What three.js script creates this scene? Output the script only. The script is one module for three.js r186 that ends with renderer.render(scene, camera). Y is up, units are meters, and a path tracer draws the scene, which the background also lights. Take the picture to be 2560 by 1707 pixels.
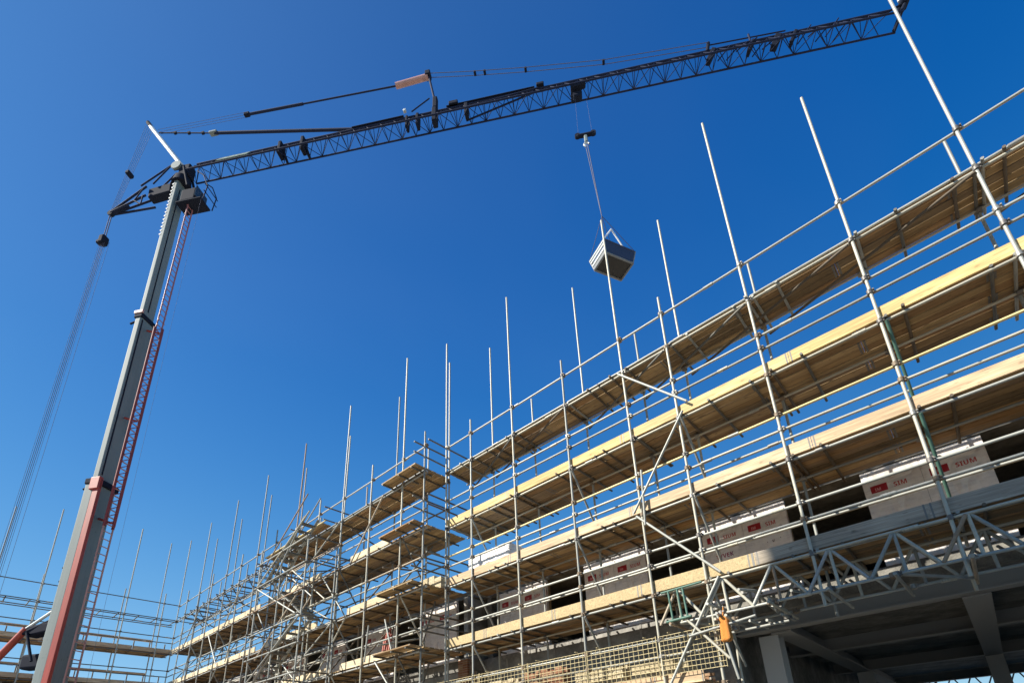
import * as THREE from 'three';
import { RoundedBoxGeometry } from 'three/addons/geometries/RoundedBoxGeometry.js';
import { mergeGeometries } from 'three/addons/utils/BufferGeometryUtils.js';

// ------------------------------------------------------------------ camera
const scene = new THREE.Scene();
const camera = new THREE.PerspectiveCamera(94.6466, 2603.08 / 2869.65, 0.1, 1500);
camera.position.set(0, 1.6, 10.0778);
{
  const r = new THREE.Vector3(0.74202826, -0.04346416, -0.66895809);
  const u = new THREE.Vector3(0.26194134, 0.93736205, 0.22965);
  const f = new THREE.Vector3(-0.61707438, 0.34563457, -0.70693419);
  camera.quaternion.setFromRotationMatrix(new THREE.Matrix4().makeBasis(r, u, f.negate()));
}
camera.setViewOffset(2603.08, 2869.65, 0, 0, 2560, 1707);   // the photograph is the upper part of a taller frame
camera.updateProjectionMatrix();

// ------------------------------------------------------------------ exposure, sky, sun
const EXPOSURE = 1.75;
const renderer = new THREE.WebGLRenderer({ antialias: true });
renderer.toneMapping = THREE.LinearToneMapping;
renderer.toneMappingExposure = EXPOSURE;
renderer.shadowMap.enabled = true;
function cirrus(x, y, z) {   // soft streaks, -1..1
  const u = x / (y + 0.35), v = z / (y + 0.35); let t = 0, a = 0.5, f = 1.7;
  for (let k = 0; k < 5; k++) { t += a * Math.sin(u * f * 2.1 + 1.7 * Math.sin(v * f * 0.8 + k) + k * 2.3) * Math.sin(v * f * 0.7 + 1.3 * Math.sin(u * f + k * 1.9)); a *= 0.55; f *= 1.9; }
  return t;
}
const SUN = new THREE.Vector3(-0.7, 0.97, 1).normalize();
{
  const W = 1024, H = 512, data = new Float32Array(W * H * 4);
  for (let j = 0; j < H; j++) for (let i = 0; i < W; i++) {
    const el = ((j + 0.5) / H - 0.5) * Math.PI, az = ((i + 0.5) / W - 0.5) * 2 * Math.PI;
    const x = Math.cos(el) * Math.cos(az), y = Math.sin(el), z = Math.cos(el) * Math.sin(az);
    const ga = Math.acos(Math.min(1, Math.max(-1, x * SUN.x + y * SUN.y + z * SUN.z))) * 180 / Math.PI;
    const e = Math.max(el, 0) * 180 / Math.PI, o = (j * W + i) * 4;
    const wisp = Math.max(0, cirrus(x, y, z)) * 0.014;      // thin high haze, everywhere alike
    data[o] = (Math.max(0.004, -0.012 + 0.6 * Math.exp(-e / 11) + 0.22 * Math.exp(-ga / 29)) + wisp) / EXPOSURE;
    data[o + 1] = (0.0437 + 0.8 * Math.exp(-e / 18) + 0.4344 * Math.exp(-ga / 28) + wisp) / EXPOSURE;
    data[o + 2] = (0.092 + 0.83 * Math.exp(-e / 44) + 0.5295 * Math.exp(-ga / 40) + wisp) / EXPOSURE;
    data[o + 3] = 1;
  }
  const sky = new THREE.DataTexture(data, W, H, THREE.RGBAFormat, THREE.FloatType);
  sky.mapping = THREE.EquirectangularReflectionMapping;
  sky.magFilter = THREE.LinearFilter;
  sky.needsUpdate = true;
  scene.background = sky;
  scene.environment = sky;
}
const sun = new THREE.DirectionalLight(new THREE.Color(1, 0.935, 0.82), 5);
sun.position.copy(SUN).multiplyScalar(90);
sun.castShadow = true;
sun.shadow.mapSize.set(4096, 4096);
Object.assign(sun.shadow.camera, { left: -60, right: 60, top: 60, bottom: -60, near: 1, far: 220 });
scene.add(sun); scene.add(sun.target);

// ------------------------------------------------------------------ helpers
let seed = 7;
const rnd = () => { seed |= 0; seed = seed + 0x6D2B79F5 | 0; let t = Math.imul(seed ^ seed >>> 15, 1 | seed); t = t + Math.imul(t ^ t >>> 7, 61 | t) ^ t; return ((t ^ t >>> 14) >>> 0) / 4294967296; };
const rr = (a, b) => a + (b - a) * rnd();
const pick = a => a[Math.floor(rnd() * a.length)];
const V = (x, y, z) => new THREE.Vector3(x, y, z);
const used = new Map();
function numbered(n) { const k = used.get(n) || 0; used.set(n, k + 1); return k ? `${n}_${String(k).padStart(3, '0')}` : n; }
function thing(name, label, category, pos = [0, 0, 0], turn = 0, group) {
  const o = new THREE.Group(); o.name = numbered(name); o.position.set(...pos); o.rotation.y = turn;
  o.userData = { label, category }; if (group) o.userData.group = group;
  scene.add(o); return o;
}
function put(parent, name, geo, mat, x = 0, y = 0, z = 0) {
  const m = new THREE.Mesh(geo, mat); m.name = name; m.position.set(x, y, z);
  m.castShadow = m.receiveShadow = true; parent.add(m); return m;
}
const cyl = new THREE.CylinderGeometry(1, 1, 1, 12, 1), cylLow = new THREE.CylinderGeometry(1, 1, 1, 7, 1);
const UP = V(0, 1, 0);
function tube(parent, name, a, b, r, mat, geo = cyl) {
  const A = Array.isArray(a) ? V(...a) : a, B = Array.isArray(b) ? V(...b) : b;
  const d = B.clone().sub(A), L = d.length();
  const m = put(parent, name, geo, mat);
  m.position.copy(A).add(B).multiplyScalar(0.5);
  m.quaternion.setFromUnitVectors(UP, d.divideScalar(L));
  m.scale.set(r, L, r);
  return m;
}
const boxes = new Map();
function boxGeo(x, y, z, uvs = 1) {   // box with uv in metres
  const k = [x, y, z].map(v => v.toFixed(3)).join();
  if (!boxes.has(k)) {
    const g = new THREE.BoxGeometry(x, y, z), uv = g.attributes.uv, dims = [[z, y], [z, y], [x, z], [x, z], [x, y], [x, y]];
    for (let i = 0; i < uv.count; i++) { const [w, h] = dims[i >> 2]; uv.setXY(i, uv.getX(i) * w * uvs, uv.getY(i) * h * uvs); }
    boxes.set(k, g);
  }
  return boxes.get(k);
}
const box = (parent, name, mat, x, y, z, w, h, d) => put(parent, name, boxGeo(w, h, d), mat, x, y, z);   // centre, size

// ------------------------------------------------------------------ textures (colour, grain, print)
function hash(x, y) { let h = Math.imul(x | 0, 374761393) + Math.imul(y | 0, 668265263) | 0; h = Math.imul(h ^ h >>> 13, 1274126177); return ((h ^ h >>> 16) >>> 0) / 4294967296; }
function vnoise(x, y, px, py) {   // value noise tiling with period px, py
  const xi = Math.floor(x), yi = Math.floor(y), fx = x - xi, fy = y - yi, s = t => t * t * (3 - 2 * t), m = (a, p) => ((a % p) + p) % p;
  const a = hash(m(xi, px), m(yi, py)), b = hash(m(xi + 1, px), m(yi, py)), c = hash(m(xi, px), m(yi + 1, py)), d = hash(m(xi + 1, px), m(yi + 1, py));
  return a + (b - a) * s(fx) + (c - a) * s(fy) + (a - b - c + d) * s(fx) * s(fy);
}
function tex(w, h, fn, srgb, repeat = [1, 1]) {
  const d = new Uint8Array(w * h * 4);
  for (let j = 0; j < h; j++) for (let i = 0; i < w; i++) { const c = fn(i / w, j / h, i, j), o = (j * w + i) * 4; for (let k = 0; k < 3; k++) d[o + k] = Math.max(0, Math.min(255, (Array.isArray(c) ? c[k] : c) * 255)); d[o + 3] = 255; }
  const t = new THREE.DataTexture(d, w, h, THREE.RGBAFormat); t.wrapS = t.wrapT = THREE.RepeatWrapping;
  t.magFilter = THREE.LinearFilter; t.minFilter = THREE.LinearMipmapLinearFilter; t.generateMipmaps = true;
  if (srgb) t.colorSpace = THREE.SRGBColorSpace; t.repeat.set(...repeat); t.needsUpdate = true; return t;
}
function woodFn(k) {
  return (u, v) => {
    const g1 = vnoise(u * 6 + k, v * 90, 6, 90), g2 = vnoise(u * 24, v * 220 + k, 24, 220), b = vnoise(u * 9, v * 10 + k * 3, 9, 10), st = vnoise(u * 30, v * 34 + k * 7, 30, 34);
    const w = 0.74 + 0.17 * g1 + 0.11 * g2 + 0.16 * (b - 0.5) - (st > 0.82 ? 0.2 * (st - 0.82) / 0.18 : 0);
    return [w * 1.04, w, w * 0.95];
  };
}
const woodTex = [1, 5].map(k => tex(512, 512, woodFn(k), true, [0.26, 1]));
const woodBump = tex(256, 256, (u, v) => 0.5 * vnoise(u * 5, v * 70, 5, 70) + 0.5 * vnoise(u * 16, v * 120, 16, 120), false, [0.3, 1]);
const steelTex = tex(256, 256, (u, v) => { const w = 0.84 + 0.1 * vnoise(u * 4, v * 14, 4, 14) + 0.07 * vnoise(u * 12, v * 40, 12, 40) - 0.12 * Math.max(0, vnoise(u * 3, v * 9 + 3, 3, 9) - 0.7) / 0.3; return [w, w, w * 0.985]; }, true, [1, 1]);
const osbTex = tex(512, 512, (u, v) => {
  let w = 0.5; for (let k = 0; k < 4; k++) { const a = k * 0.8 + 0.3, x = u * Math.cos(a) - v * Math.sin(a), y = u * Math.sin(a) + v * Math.cos(a); const s = vnoise(x * 22 + k * 9, y * 70 + k * 5, 997, 997); if (s > 0.55) w = 0.55 + 0.4 * hash(Math.floor(x * 22 + k * 9), Math.floor(y * 70)); }
  w = 0.58 + w * 0.36; return [w * 1.02, w * 0.95, w * 0.8];
}, true, [0.9, 0.9]);
const concreteTex = tex(512, 512, (u, v) => { const w = 0.55 + 0.2 * vnoise(u * 8, v * 8, 8, 8) + 0.14 * vnoise(u * 30, v * 30, 30, 30) + 0.1 * vnoise(u * 120, v * 120, 120, 120); return [w, w * 0.99, w * 0.96]; }, true, [0.4, 0.4]);
const brickTex = tex(256, 256, (u, v) => { const w = 0.6 + 0.2 * vnoise(u * 14, v * 14, 14, 14) + 0.22 * vnoise(u * 50, v * 50, 50, 50); return w; }, true, [3, 3]);
const noiseBump = tex(256, 256, (u, v) => 0.6 * vnoise(u * 30, v * 30, 30, 30) + 0.4 * vnoise(u * 90, v * 90, 90, 90), false, [2, 2]);

const creaseTex = tex(256, 256, (u, v) => Math.abs(vnoise(u * 7 + 2 * vnoise(u * 3, v * 3, 3, 3), v * 9, 7, 9) - 0.5) * 1.4 + 0.3 * vnoise(u * 20, v * 20, 20, 20), false);
const paintTex = tex(256, 512, (u, v) => { const w = 0.9 + 0.07 * vnoise(u * 5, v * 5, 5, 5) + 0.05 * vnoise(u * 60, v * 6, 60, 6) - (vnoise(u * 40, v * 90, 40, 90) > 0.93 ? 0.18 : 0); return w; }, true, [1, 1]);

const std = (r, g, b, o = {}) => new THREE.MeshStandardMaterial({ color: new THREE.Color().setRGB(r, g, b), roughness: 0.8, metalness: 0, ...o });
const wood = (r, g, b, k = 0) => std(r, g, b, { map: woodTex[k % 2], bumpMap: woodBump, bumpScale: 0.003, roughness: 0.85 });
const M = {
  rust: [std(0.40, 0.29, 0.2, { map: steelTex, metalness: 0.1, roughness: 0.7 }), std(0.5, 0.42, 0.33, { map: steelTex, metalness: 0.1, roughness: 0.65 }), std(0.46, 0.46, 0.45, { map: steelTex, metalness: 0.15, roughness: 0.55 })],
  steel: [std(0.49, 0.50, 0.47, { map: steelTex, metalness: 0.15, roughness: 0.5 }), std(0.37, 0.38, 0.36, { map: steelTex, metalness: 0.15, roughness: 0.55 }), std(0.56, 0.54, 0.46, { map: steelTex, metalness: 0.12, roughness: 0.5 })],
  oldShaded: [std(0.17, 0.165, 0.15, { map: steelTex, metalness: 0.3, roughness: 0.6 }), std(0.15, 0.12, 0.09, { map: steelTex, metalness: 0.1, roughness: 0.75 })],  // worn dark tubes; also carries the shade painted onto the wing rails
  yellowTube: std(0.78, 0.66, 0.34, { map: steelTex, metalness: 0.15, roughness: 0.5 }),
  greenTube: std(0.09, 0.2, 0.16, { map: steelTex, roughness: 0.55 }),
  coupler: [std(0.16, 0.15, 0.14, { metalness: 0.4, roughness: 0.55 }), std(0.22, 0.17, 0.12, { metalness: 0.3, roughness: 0.65 }), std(0.34, 0.33, 0.3, { metalness: 0.5, roughness: 0.5 })],
  deck: [wood(0.43, 0.32, 0.175), wood(0.25, 0.19, 0.11, 1), wood(0.52, 0.395, 0.22), wood(0.36, 0.25, 0.135, 1), wood(0.30, 0.235, 0.15), wood(0.56, 0.43, 0.25, 1), wood(0.45, 0.30, 0.155), wood(0.35, 0.27, 0.18, 1)],
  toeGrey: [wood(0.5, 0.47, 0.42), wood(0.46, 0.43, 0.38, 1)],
  band: std(0.2, 0.195, 0.18, { metalness: 0.3, roughness: 0.6 }),
  toePale: [wood(0.88, 0.8, 0.6), wood(0.85, 0.76, 0.55, 1), wood(0.82, 0.72, 0.52)],
  toeNew: [wood(0.86, 0.67, 0.33), wood(0.83, 0.62, 0.29, 1), wood(0.88, 0.71, 0.38)],
  toeOld: [wood(0.78, 0.61, 0.42), wood(0.72, 0.56, 0.39, 1), wood(0.81, 0.66, 0.47)],
  osb: std(0.72, 0.65, 0.52, { map: osbTex, roughness: 0.85 }),
  slab: std(0.36, 0.355, 0.34, { map: concreteTex, bumpMap: noiseBump, bumpScale: 0.004, roughness: 0.92 }),
  ground: std(0.7, 0.645, 0.55, { map: concreteTex, bumpMap: noiseBump, bumpScale: 0.02, roughness: 0.95 }),
  beam: std(0.3, 0.3, 0.29, { roughness: 0.7 }),
  column: std(0.5, 0.5, 0.48, { roughness: 0.5 }),
  dark: std(0.06, 0.06, 0.065, { roughness: 0.6 }),
  membrane: std(0.6, 0.59, 0.58, { map: concreteTex, roughness: 0.5 }),
  foil: std(0.5, 0.49, 0.475, { map: concreteTex, roughness: 0.45, metalness: 0.2 }),
  inner: std(0.46, 0.44, 0.41, { map: concreteTex }),
  brick: [[0.46, 0.22, 0.12], [0.52, 0.3, 0.17], [0.40, 0.18, 0.1], [0.56, 0.36, 0.22], [0.45, 0.26, 0.15]].map(c => std(...c, { map: brickTex, bumpMap: noiseBump, bumpScale: 0.004, roughness: 0.9 })),
  block: [[0.78, 0.66, 0.42], [0.72, 0.6, 0.38], [0.82, 0.72, 0.5]].map(c => std(...c, { map: brickTex, bumpMap: noiseBump, bumpScale: 0.004, roughness: 0.9 })),
  wrap: std(0.86, 0.86, 0.85, { roughness: 0.3, bumpMap: creaseTex, bumpScale: 0.04 }),
  mortar: std(0.42, 0.39, 0.34),
  // crane
  mast: std(0.19, 0.235, 0.235, { map: paintTex, roughness: 0.68 }),
  craneRed: std(0.42, 0.06, 0.04, { map: steelTex, roughness: 0.5 }),
  cranePink: std(0.40, 0.16, 0.17, { map: steelTex, roughness: 0.5 }),
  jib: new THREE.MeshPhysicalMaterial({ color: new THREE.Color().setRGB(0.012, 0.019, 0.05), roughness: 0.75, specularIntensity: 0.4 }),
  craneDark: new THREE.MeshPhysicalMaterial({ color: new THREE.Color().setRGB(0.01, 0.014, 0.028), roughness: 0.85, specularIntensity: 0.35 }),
  strut: std(0.72, 0.76, 0.78, { map: steelTex, roughness: 0.4, metalness: 0.2 }),
  rope: std(0.09, 0.1, 0.16, { roughness: 0.8 }),
  salmon: std(0.55, 0.3, 0.27, { map: steelTex, roughness: 0.5 }),
  orange: std(0.8, 0.3, 0.05, { roughness: 0.6, bumpMap: noiseBump, bumpScale: 0.01 }),
  tyre: std(0.03, 0.03, 0.03, { roughness: 0.9 }),
  glass: std(0.04, 0.05, 0.06, { roughness: 0.1 }),
  white: std(0.8, 0.8, 0.78, { roughness: 0.4 }),
  ladderRed: std(0.26, 0.045, 0.045, { map: steelTex, roughness: 0.65 }),
  redOxide: std(0.5, 0.13, 0.09, { map: steelTex, roughness: 0.6 }),
};

// ------------------------------------------------------------------ ground
{
  const g = put(scene, 'ground', boxGeo(700, 0.2, 700), M.ground, 0, -0.1, 0);
  g.userData = { kind: 'structure', label: 'bare concrete yard of the building site', category: 'ground' };
}

// ------------------------------------------------------------------ the building under construction
const WALL = -1.97;           // front face of the near wall
const bld = thing('unfinished_building', 'unfinished two storey building with wrapped wall panels and dark window openings behind scaffold', 'building', [0, 0, 0]);
function panelTexture(kind) {
  const c = document.createElement('canvas'); c.width = 512; c.height = 1024; const x = c.getContext('2d');
  x.fillStyle = '#e9e3de'; x.fillRect(0, 0, 512, 1024);
  for (let i = 0; i < 900; i++) { const w = rr(10, 120); x.fillStyle = `rgba(${rnd() > 0.5 ? '255,250,245' : '120,108,104'},${rr(0.02, 0.07)})`; x.fillRect(rr(-40, 512), rr(0, 1024), w, rr(3, 40)); }
  const y = Y => (7.04 - Y) / 2.04 * 1024;
  x.fillStyle = '#a8202a'; x.fillRect(60, y(6.70), 150, y(6.54) - y(6.70));
  x.fillStyle = '#d9a6a4'; x.font = 'bold 44px sans-serif'; x.fillText('IM', 96, y(6.575));
  x.fillStyle = '#b8403a'; x.font = 'bold 66px sans-serif'; x.fillText(kind % 2 ? 'SIUM' : 'SIM', 262, y(6.56));
  if (kind === 1) { const g = x.createLinearGradient(150, 0, 400, 0); g.addColorStop(0, '#a2303c'); g.addColorStop(0.6, '#9a3350'); g.addColorStop(1, '#56407c'); x.fillStyle = g; x.font = 'bold 74px sans-serif'; x.fillText('TYVEK', 140, y(6.1)); }
  if (kind === 2) { x.fillStyle = '#6a5358'; x.font = 'bold 54px sans-serif'; x.fillText('v', 300, y(6.14)); x.fillText('·', 240, y(6.14)); x.fillText("'", 390, y(6.14)); }
  const t = new THREE.CanvasTexture(c); t.colorSpace = THREE.SRGBColorSpace; return t;
}
const panelMats = [0, 1, 2, 3].map(k => new THREE.MeshStandardMaterial({ map: panelTexture(k), color: new THREE.Color().setRGB(0.95, 0.94, 0.93), roughness: 0.4, bumpMap: creaseTex, bumpScale: 0.03 }));
const panelGeo = new THREE.BoxGeometry(0.985, 2.04, 0.1);
// first floor slab, roof slab, interior
box(bld, 'floor_slab', M.slab, -3.15, 4.8, -10.1, 18.3, 0.4, 16.2);
box(bld, 'roof_slab', M.slab, -3.15, 7.2, -10.1, 18.3, 0.22, 16.2);
box(bld, 'inner_wall', M.inner, -3.15, 6.04, -16.5, 18.2, 2.07, 0.2);
box(bld, 'added_side_wall', M.slab, 5.5, 2.3, -10.2, 0.24, 4.6, 15.8);  // unseen right-hand wall, added to keep light out of the passage
for (const x of [-12.1, 5.9]) box(bld, 'end_wall', M.slab, x, 6.04, -9.2, 0.2, 2.07, 14.2);
[[-11.5], [-8.08], [-4.52], [-1.03], [2.4]].forEach(([x0], i) => {
  const p = new THREE.Group(); p.name = 'wall_panel'; bld.add(p);
  for (let k = 0; k < 2; k++) {
    const kind = i === 2 ? 1 + k : i === 1 && k === 0 ? 3 : (i + k) % 2 ? 0 : 3;
    const b = put(p, 'board', panelGeo, panelMats[kind], x0 + 0.495 + k * 0.99, 6.02, WALL - 0.05 + (k ? -0.006 : 0));
    b.rotation.z = rr(-0.003, 0.003);
  }
  box(p, 'stud', M.deck[4], x0 + 0.06, 6.02, WALL - 0.17, 0.1, 2.03, 0.12);
  box(p, 'stud', M.deck[4], x0 + 1.92, 6.02, WALL - 0.17, 0.1, 2.03, 0.12);
});
// ground floor wall left of the passage
box(bld, 'sheeted_wall', M.foil, -8.3, 2.5, WALL - 0.1, 8.0, 5.0, 0.18);
for (let k = 0; k < 9; k++) box(bld, 'lap_strip', M.foil, -12.2 + k * 0.95, 2.5, WALL - 0.005, 0.06, 4.99, 0.012);
box(bld, 'added_side_wall', M.slab, -4.42, 2.3, -10.2, 0.24, 4.6, 15.8);
// passage: beams, columns
for (const x of [-3.3, 0.12, 3.6]) {
  const b = new THREE.Group(); b.name = 'floor_beam'; bld.add(b);
  box(b, 'web', M.beam, x, 4.4, -10.2, 0.03, 0.36, 15.6);
  box(b, 'flange', M.beam, x, 4.21, -10.2, 0.42, 0.035, 15.6);
}
for (const z of [-2.32, -6.3, -11.4, -17.9]) {
  const b = new THREE.Group(); b.name = 'cross_beam'; bld.add(b);
  box(b, 'web', M.beam, 0.6, 4.42, z, 9.6, 0.34, 0.03);
  box(b, 'flange', M.beam, 0.6, 4.255, z, 9.6, 0.03, 0.3);
}
for (const [x, z] of [[-3.62, -2.75], [3.6, -2.75], [-3.3, -11.4], [0.12, -11.4], [3.6, -11.4], [-3.3, -17.9], [3.6, -17.9]]) {
  const c = new THREE.Group(); c.name = 'steel_column'; bld.add(c);
  box(c, 'flange', M.column, x, 2.1, z + 0.2, 0.42, 4.2, 0.03);
  box(c, 'flange', M.column, x, 2.1, z - 0.2, 0.42, 4.2, 0.03);
  box(c, 'web', M.column, x, 2.1, z, 0.03, 4.18, 0.37);
}
// brick leaf going up in front of the sheeted wall, brick by brick where it shows
{
  const g = [0.212, 0.21, 0.208].map(w => boxGeo(w, 0.063, 0.1));
  for (let c = 0; c < 10; c++) {
    const y = 2.72 + c * 0.075, top = c >= 8;
    for (let k = 0; k < 33; k++) {
      const x = -12.05 + k * 0.225 + (c % 2) * 0.112;
      if (x > -4.65 || (top && vnoise(k * 0.35, c * 3.1, 99, 99) > 0.45)) continue;
      put(bld, 'brick', pick(g), pick(M.brick), x, y, -1.60 + rr(-0.003, 0.003));
    }
  }
  box(bld, 'brick_wall', M.brick[0], -8.35, 1.34, -1.6, 7.5, 2.68, 0.1);
  box(bld, 'mortar_bed', M.mortar, -8.35, 3.0, -1.604, 7.42, 0.66, 0.085);
}
// corner pier at the step of the facade
{
  const p = new THREE.Group(); p.name = 'brick_pier'; bld.add(p);
  box(p, 'core', M.mortar, -12.55, 2.5, -1.5, 0.42, 5.0, 0.42);
  for (let c = 0; c < 30; c++) for (const [dx, dz, w, d] of [[-0.11, 0.17, 0.21, 0.1], [0.115, 0.17, 0.21, 0.1], [0.17, -0.03, 0.1, 0.21]])
    put(p, 'brick', boxGeo(w, 0.063, d), pick(M.brick), -12.55 + dx + (c % 2 ? 0.01 : 0), 2.75 + c * 0.075, -1.5 + dz + rr(-0.002, 0.002));
}
// stepped forward block to the left, and the far wing
const LZ = 0.62, LW = WALL + LZ;
box(bld, 'floor_slab', M.slab, -24.9, 4.8, LW - 6.2, 25.2, 0.4, 12);
box(bld, 'roof_slab', M.slab, -24.9, 7.2, LW - 6.2, 25.2, 0.22, 12);
box(bld, 'sheeted_wall', M.foil, -24.9, 2.3, LW - 0.12, 25.2, 4.6, 0.2);
box(bld, 'inner_wall', M.inner, -24.9, 6.04, LW - 4, 25.0, 2.07, 0.2);
box(bld, 'end_wall', M.foil, -12.5, 6.04, LW - 1.1, 0.2, 2.07, 2.1);
for (let k = 0; k < 7; k++) {
  const p = new THREE.Group(); p.name = 'wall_panel'; bld.add(p); const x0 = -14.9 - k * 3.48;
  for (let q = 0; q < 2; q++) put(p, 'board', panelGeo, panelMats[(k + q) % 2 ? 0 : 3], x0 + 0.495 + q * 0.99, 6.02, LW - 0.05 - q * 0.006);
}
box(bld, 'floor_slab', M.slab, -38.6 - 5, 4.8, 9.5, 10, 0.4, 22);
box(bld, 'roof_slab', M.slab, -38.6 - 5, 7.2, 9.5, 10, 0.22, 22);
box(bld, 'sheeted_wall', M.foil, -38.5, 2.3, 9.6, 0.2, 4.6, 21.6);
for (let k = 0; k < 6; k++) box(bld, 'wall_panel', M.membrane, -38.45, 6.02, 1.6 + k * 3.4, 0.1, 2.04, 2.0);
box(bld, 'inner_wall', M.inner, -42, 6.04, 9.5, 0.2, 2.07, 21);

// ------------------------------------------------------------------ scaffold kit
const R = 0.0275, IN = -1.05, LV = [10.95, 8.92, 6.92, 4.97, 2.97];
const couplerGeo = mergeGeometries([
  new THREE.CylinderGeometry(0.041, 0.041, 0.065, 10),
  new THREE.CylinderGeometry(0.041, 0.041, 0.065, 10).rotateZ(Math.PI / 2).translate(0, 0, -0.052),
  new THREE.BoxGeometry(0.04, 0.05, 0.06).translate(0.045, 0, -0.02),
  new THREE.CylinderGeometry(0.012, 0.012, 0.12, 6).rotateX(Math.PI / 2).translate(0.05, 0.01, -0.02)]);
const sleeveGeo = new THREE.CylinderGeometry(0.037, 0.037, 0.22, 10).rotateZ(Math.PI / 2);
const steel = () => pick(rnd() < 0.14 ? M.rust : M.steel);
function coupler(p, s, y, o, flip) { const m = put(p, 'coupler', couplerGeo, pick(M.coupler), s, y, o); if (flip) m.rotation.y = Math.PI; m.rotation.z = rr(-0.12, 0.12); m.scale.setScalar(1.22); return m; }
function rail(p, name, s0, s1, y, o, mat, seg = 6.1) {   // a run of tubes joined by sleeves
  let a = s0, first = true;
  while (a < s1 - 0.01) {
    const b = Math.min(s1, a + (first ? rr(2.2, seg) : seg)); first = false;
    tube(p, name, [a, y + rr(-0.012, 0.012), o], [b, y + rr(-0.012, 0.012), o + rr(-0.006, 0.006)], R, mat || steel());
    if (b < s1 - 0.01) { const c = put(p, 'sleeve', sleeveGeo, pick([M.steel[0], M.steel[2], M.coupler[2]]), b, y, o); c.rotation.x = rr(0, 3); }
    a = b;
  }
}
const BW = 0.2, BT = 0.038;
let lastBoard = null;
function nextBoard(mats) { let m; do m = pick(mats); while (m === lastBoard); lastBoard = m; return m; }
function boards(p, y, s0, s1, os, mats = M.deck, len = 3.9) {
  os.forEach((o, row) => {
    let a = s0 - (row % 2 ? 0 : 0);
    let first = true;
    while (a < s1 - 0.05) {
      const L = Math.min(first && row % 3 === 1 ? len / 2 : len, s1 - a); first = false;
      const Lq = Math.max(0.3, Math.round(L * 20) / 20);
      const m = put(p, 'deck_board', boxGeo(Lq - 0.004, BT, o[1]), nextBoard(mats), a + Lq / 2, y + BT / 2 + (row % 2 ? 0.012 : 0) + rr(0, 0.012), o[0] + rr(-0.003, 0.003));
      m.rotation.y = rr(-0.0012, 0.0012); m.rotation.x = rr(-0.02, 0.02);
      if (Lq > 1) for (const e of [-1, 1]) put(m, 'end_band', boxGeo(0.035, BT + 0.004, o[1] + 0.004), M.band, e * (Lq / 2 - 0.05), 0, 0);
      a += Lq;
    }
  });
}
const rowsOut = [0, 1, 2, 3, 4].map(k => [-0.165 - k * 0.202, 0.181]);
const rowsTop = rowsOut.map(([o, w]) => [o + 0.01, w]);
const rowsIn = [0, 1, 2].map(k => [-1.176 - k * 0.228, 0.207]);
function toe(p, y, s0, s1, o, mats, h = 0.24, len = 3.9) {
  let a = s0, first = true;
  while (a < s1 - 0.05) {
    const L = Math.min(first ? len * 0.7 : len, s1 - a); first = false;
    const m = put(p, 'toe_board', boxGeo(Math.max(0.3, Math.round(L * 20) / 20) - 0.01, h, 0.034), Array.isArray(mats) ? pick(mats) : mats, a + L / 2, y + h / 2, o + rr(-0.004, 0.002));
    m.rotation.z = rr(-0.0015, 0.0015); a += L;
    for (const e of [-1, 1]) put(m, 'end_band', boxGeo(0.026, h + 0.004, 0.038), M.band, e * (L / 2 - 0.045), 0, 0);
  }
}
function transoms(p, y, ss, oIn, oOut = 0.05) { for (const s of ss) tube(p, 'transom', [s, y + 0.05, oOut + rr(-0.06, 0.05)], [s + rr(-0.02, 0.02), y + 0.05, oIn + rr(-0.05, 0)], R, pick([...M.oldShaded, ...M.oldShaded, M.steel[1]])); }

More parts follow.
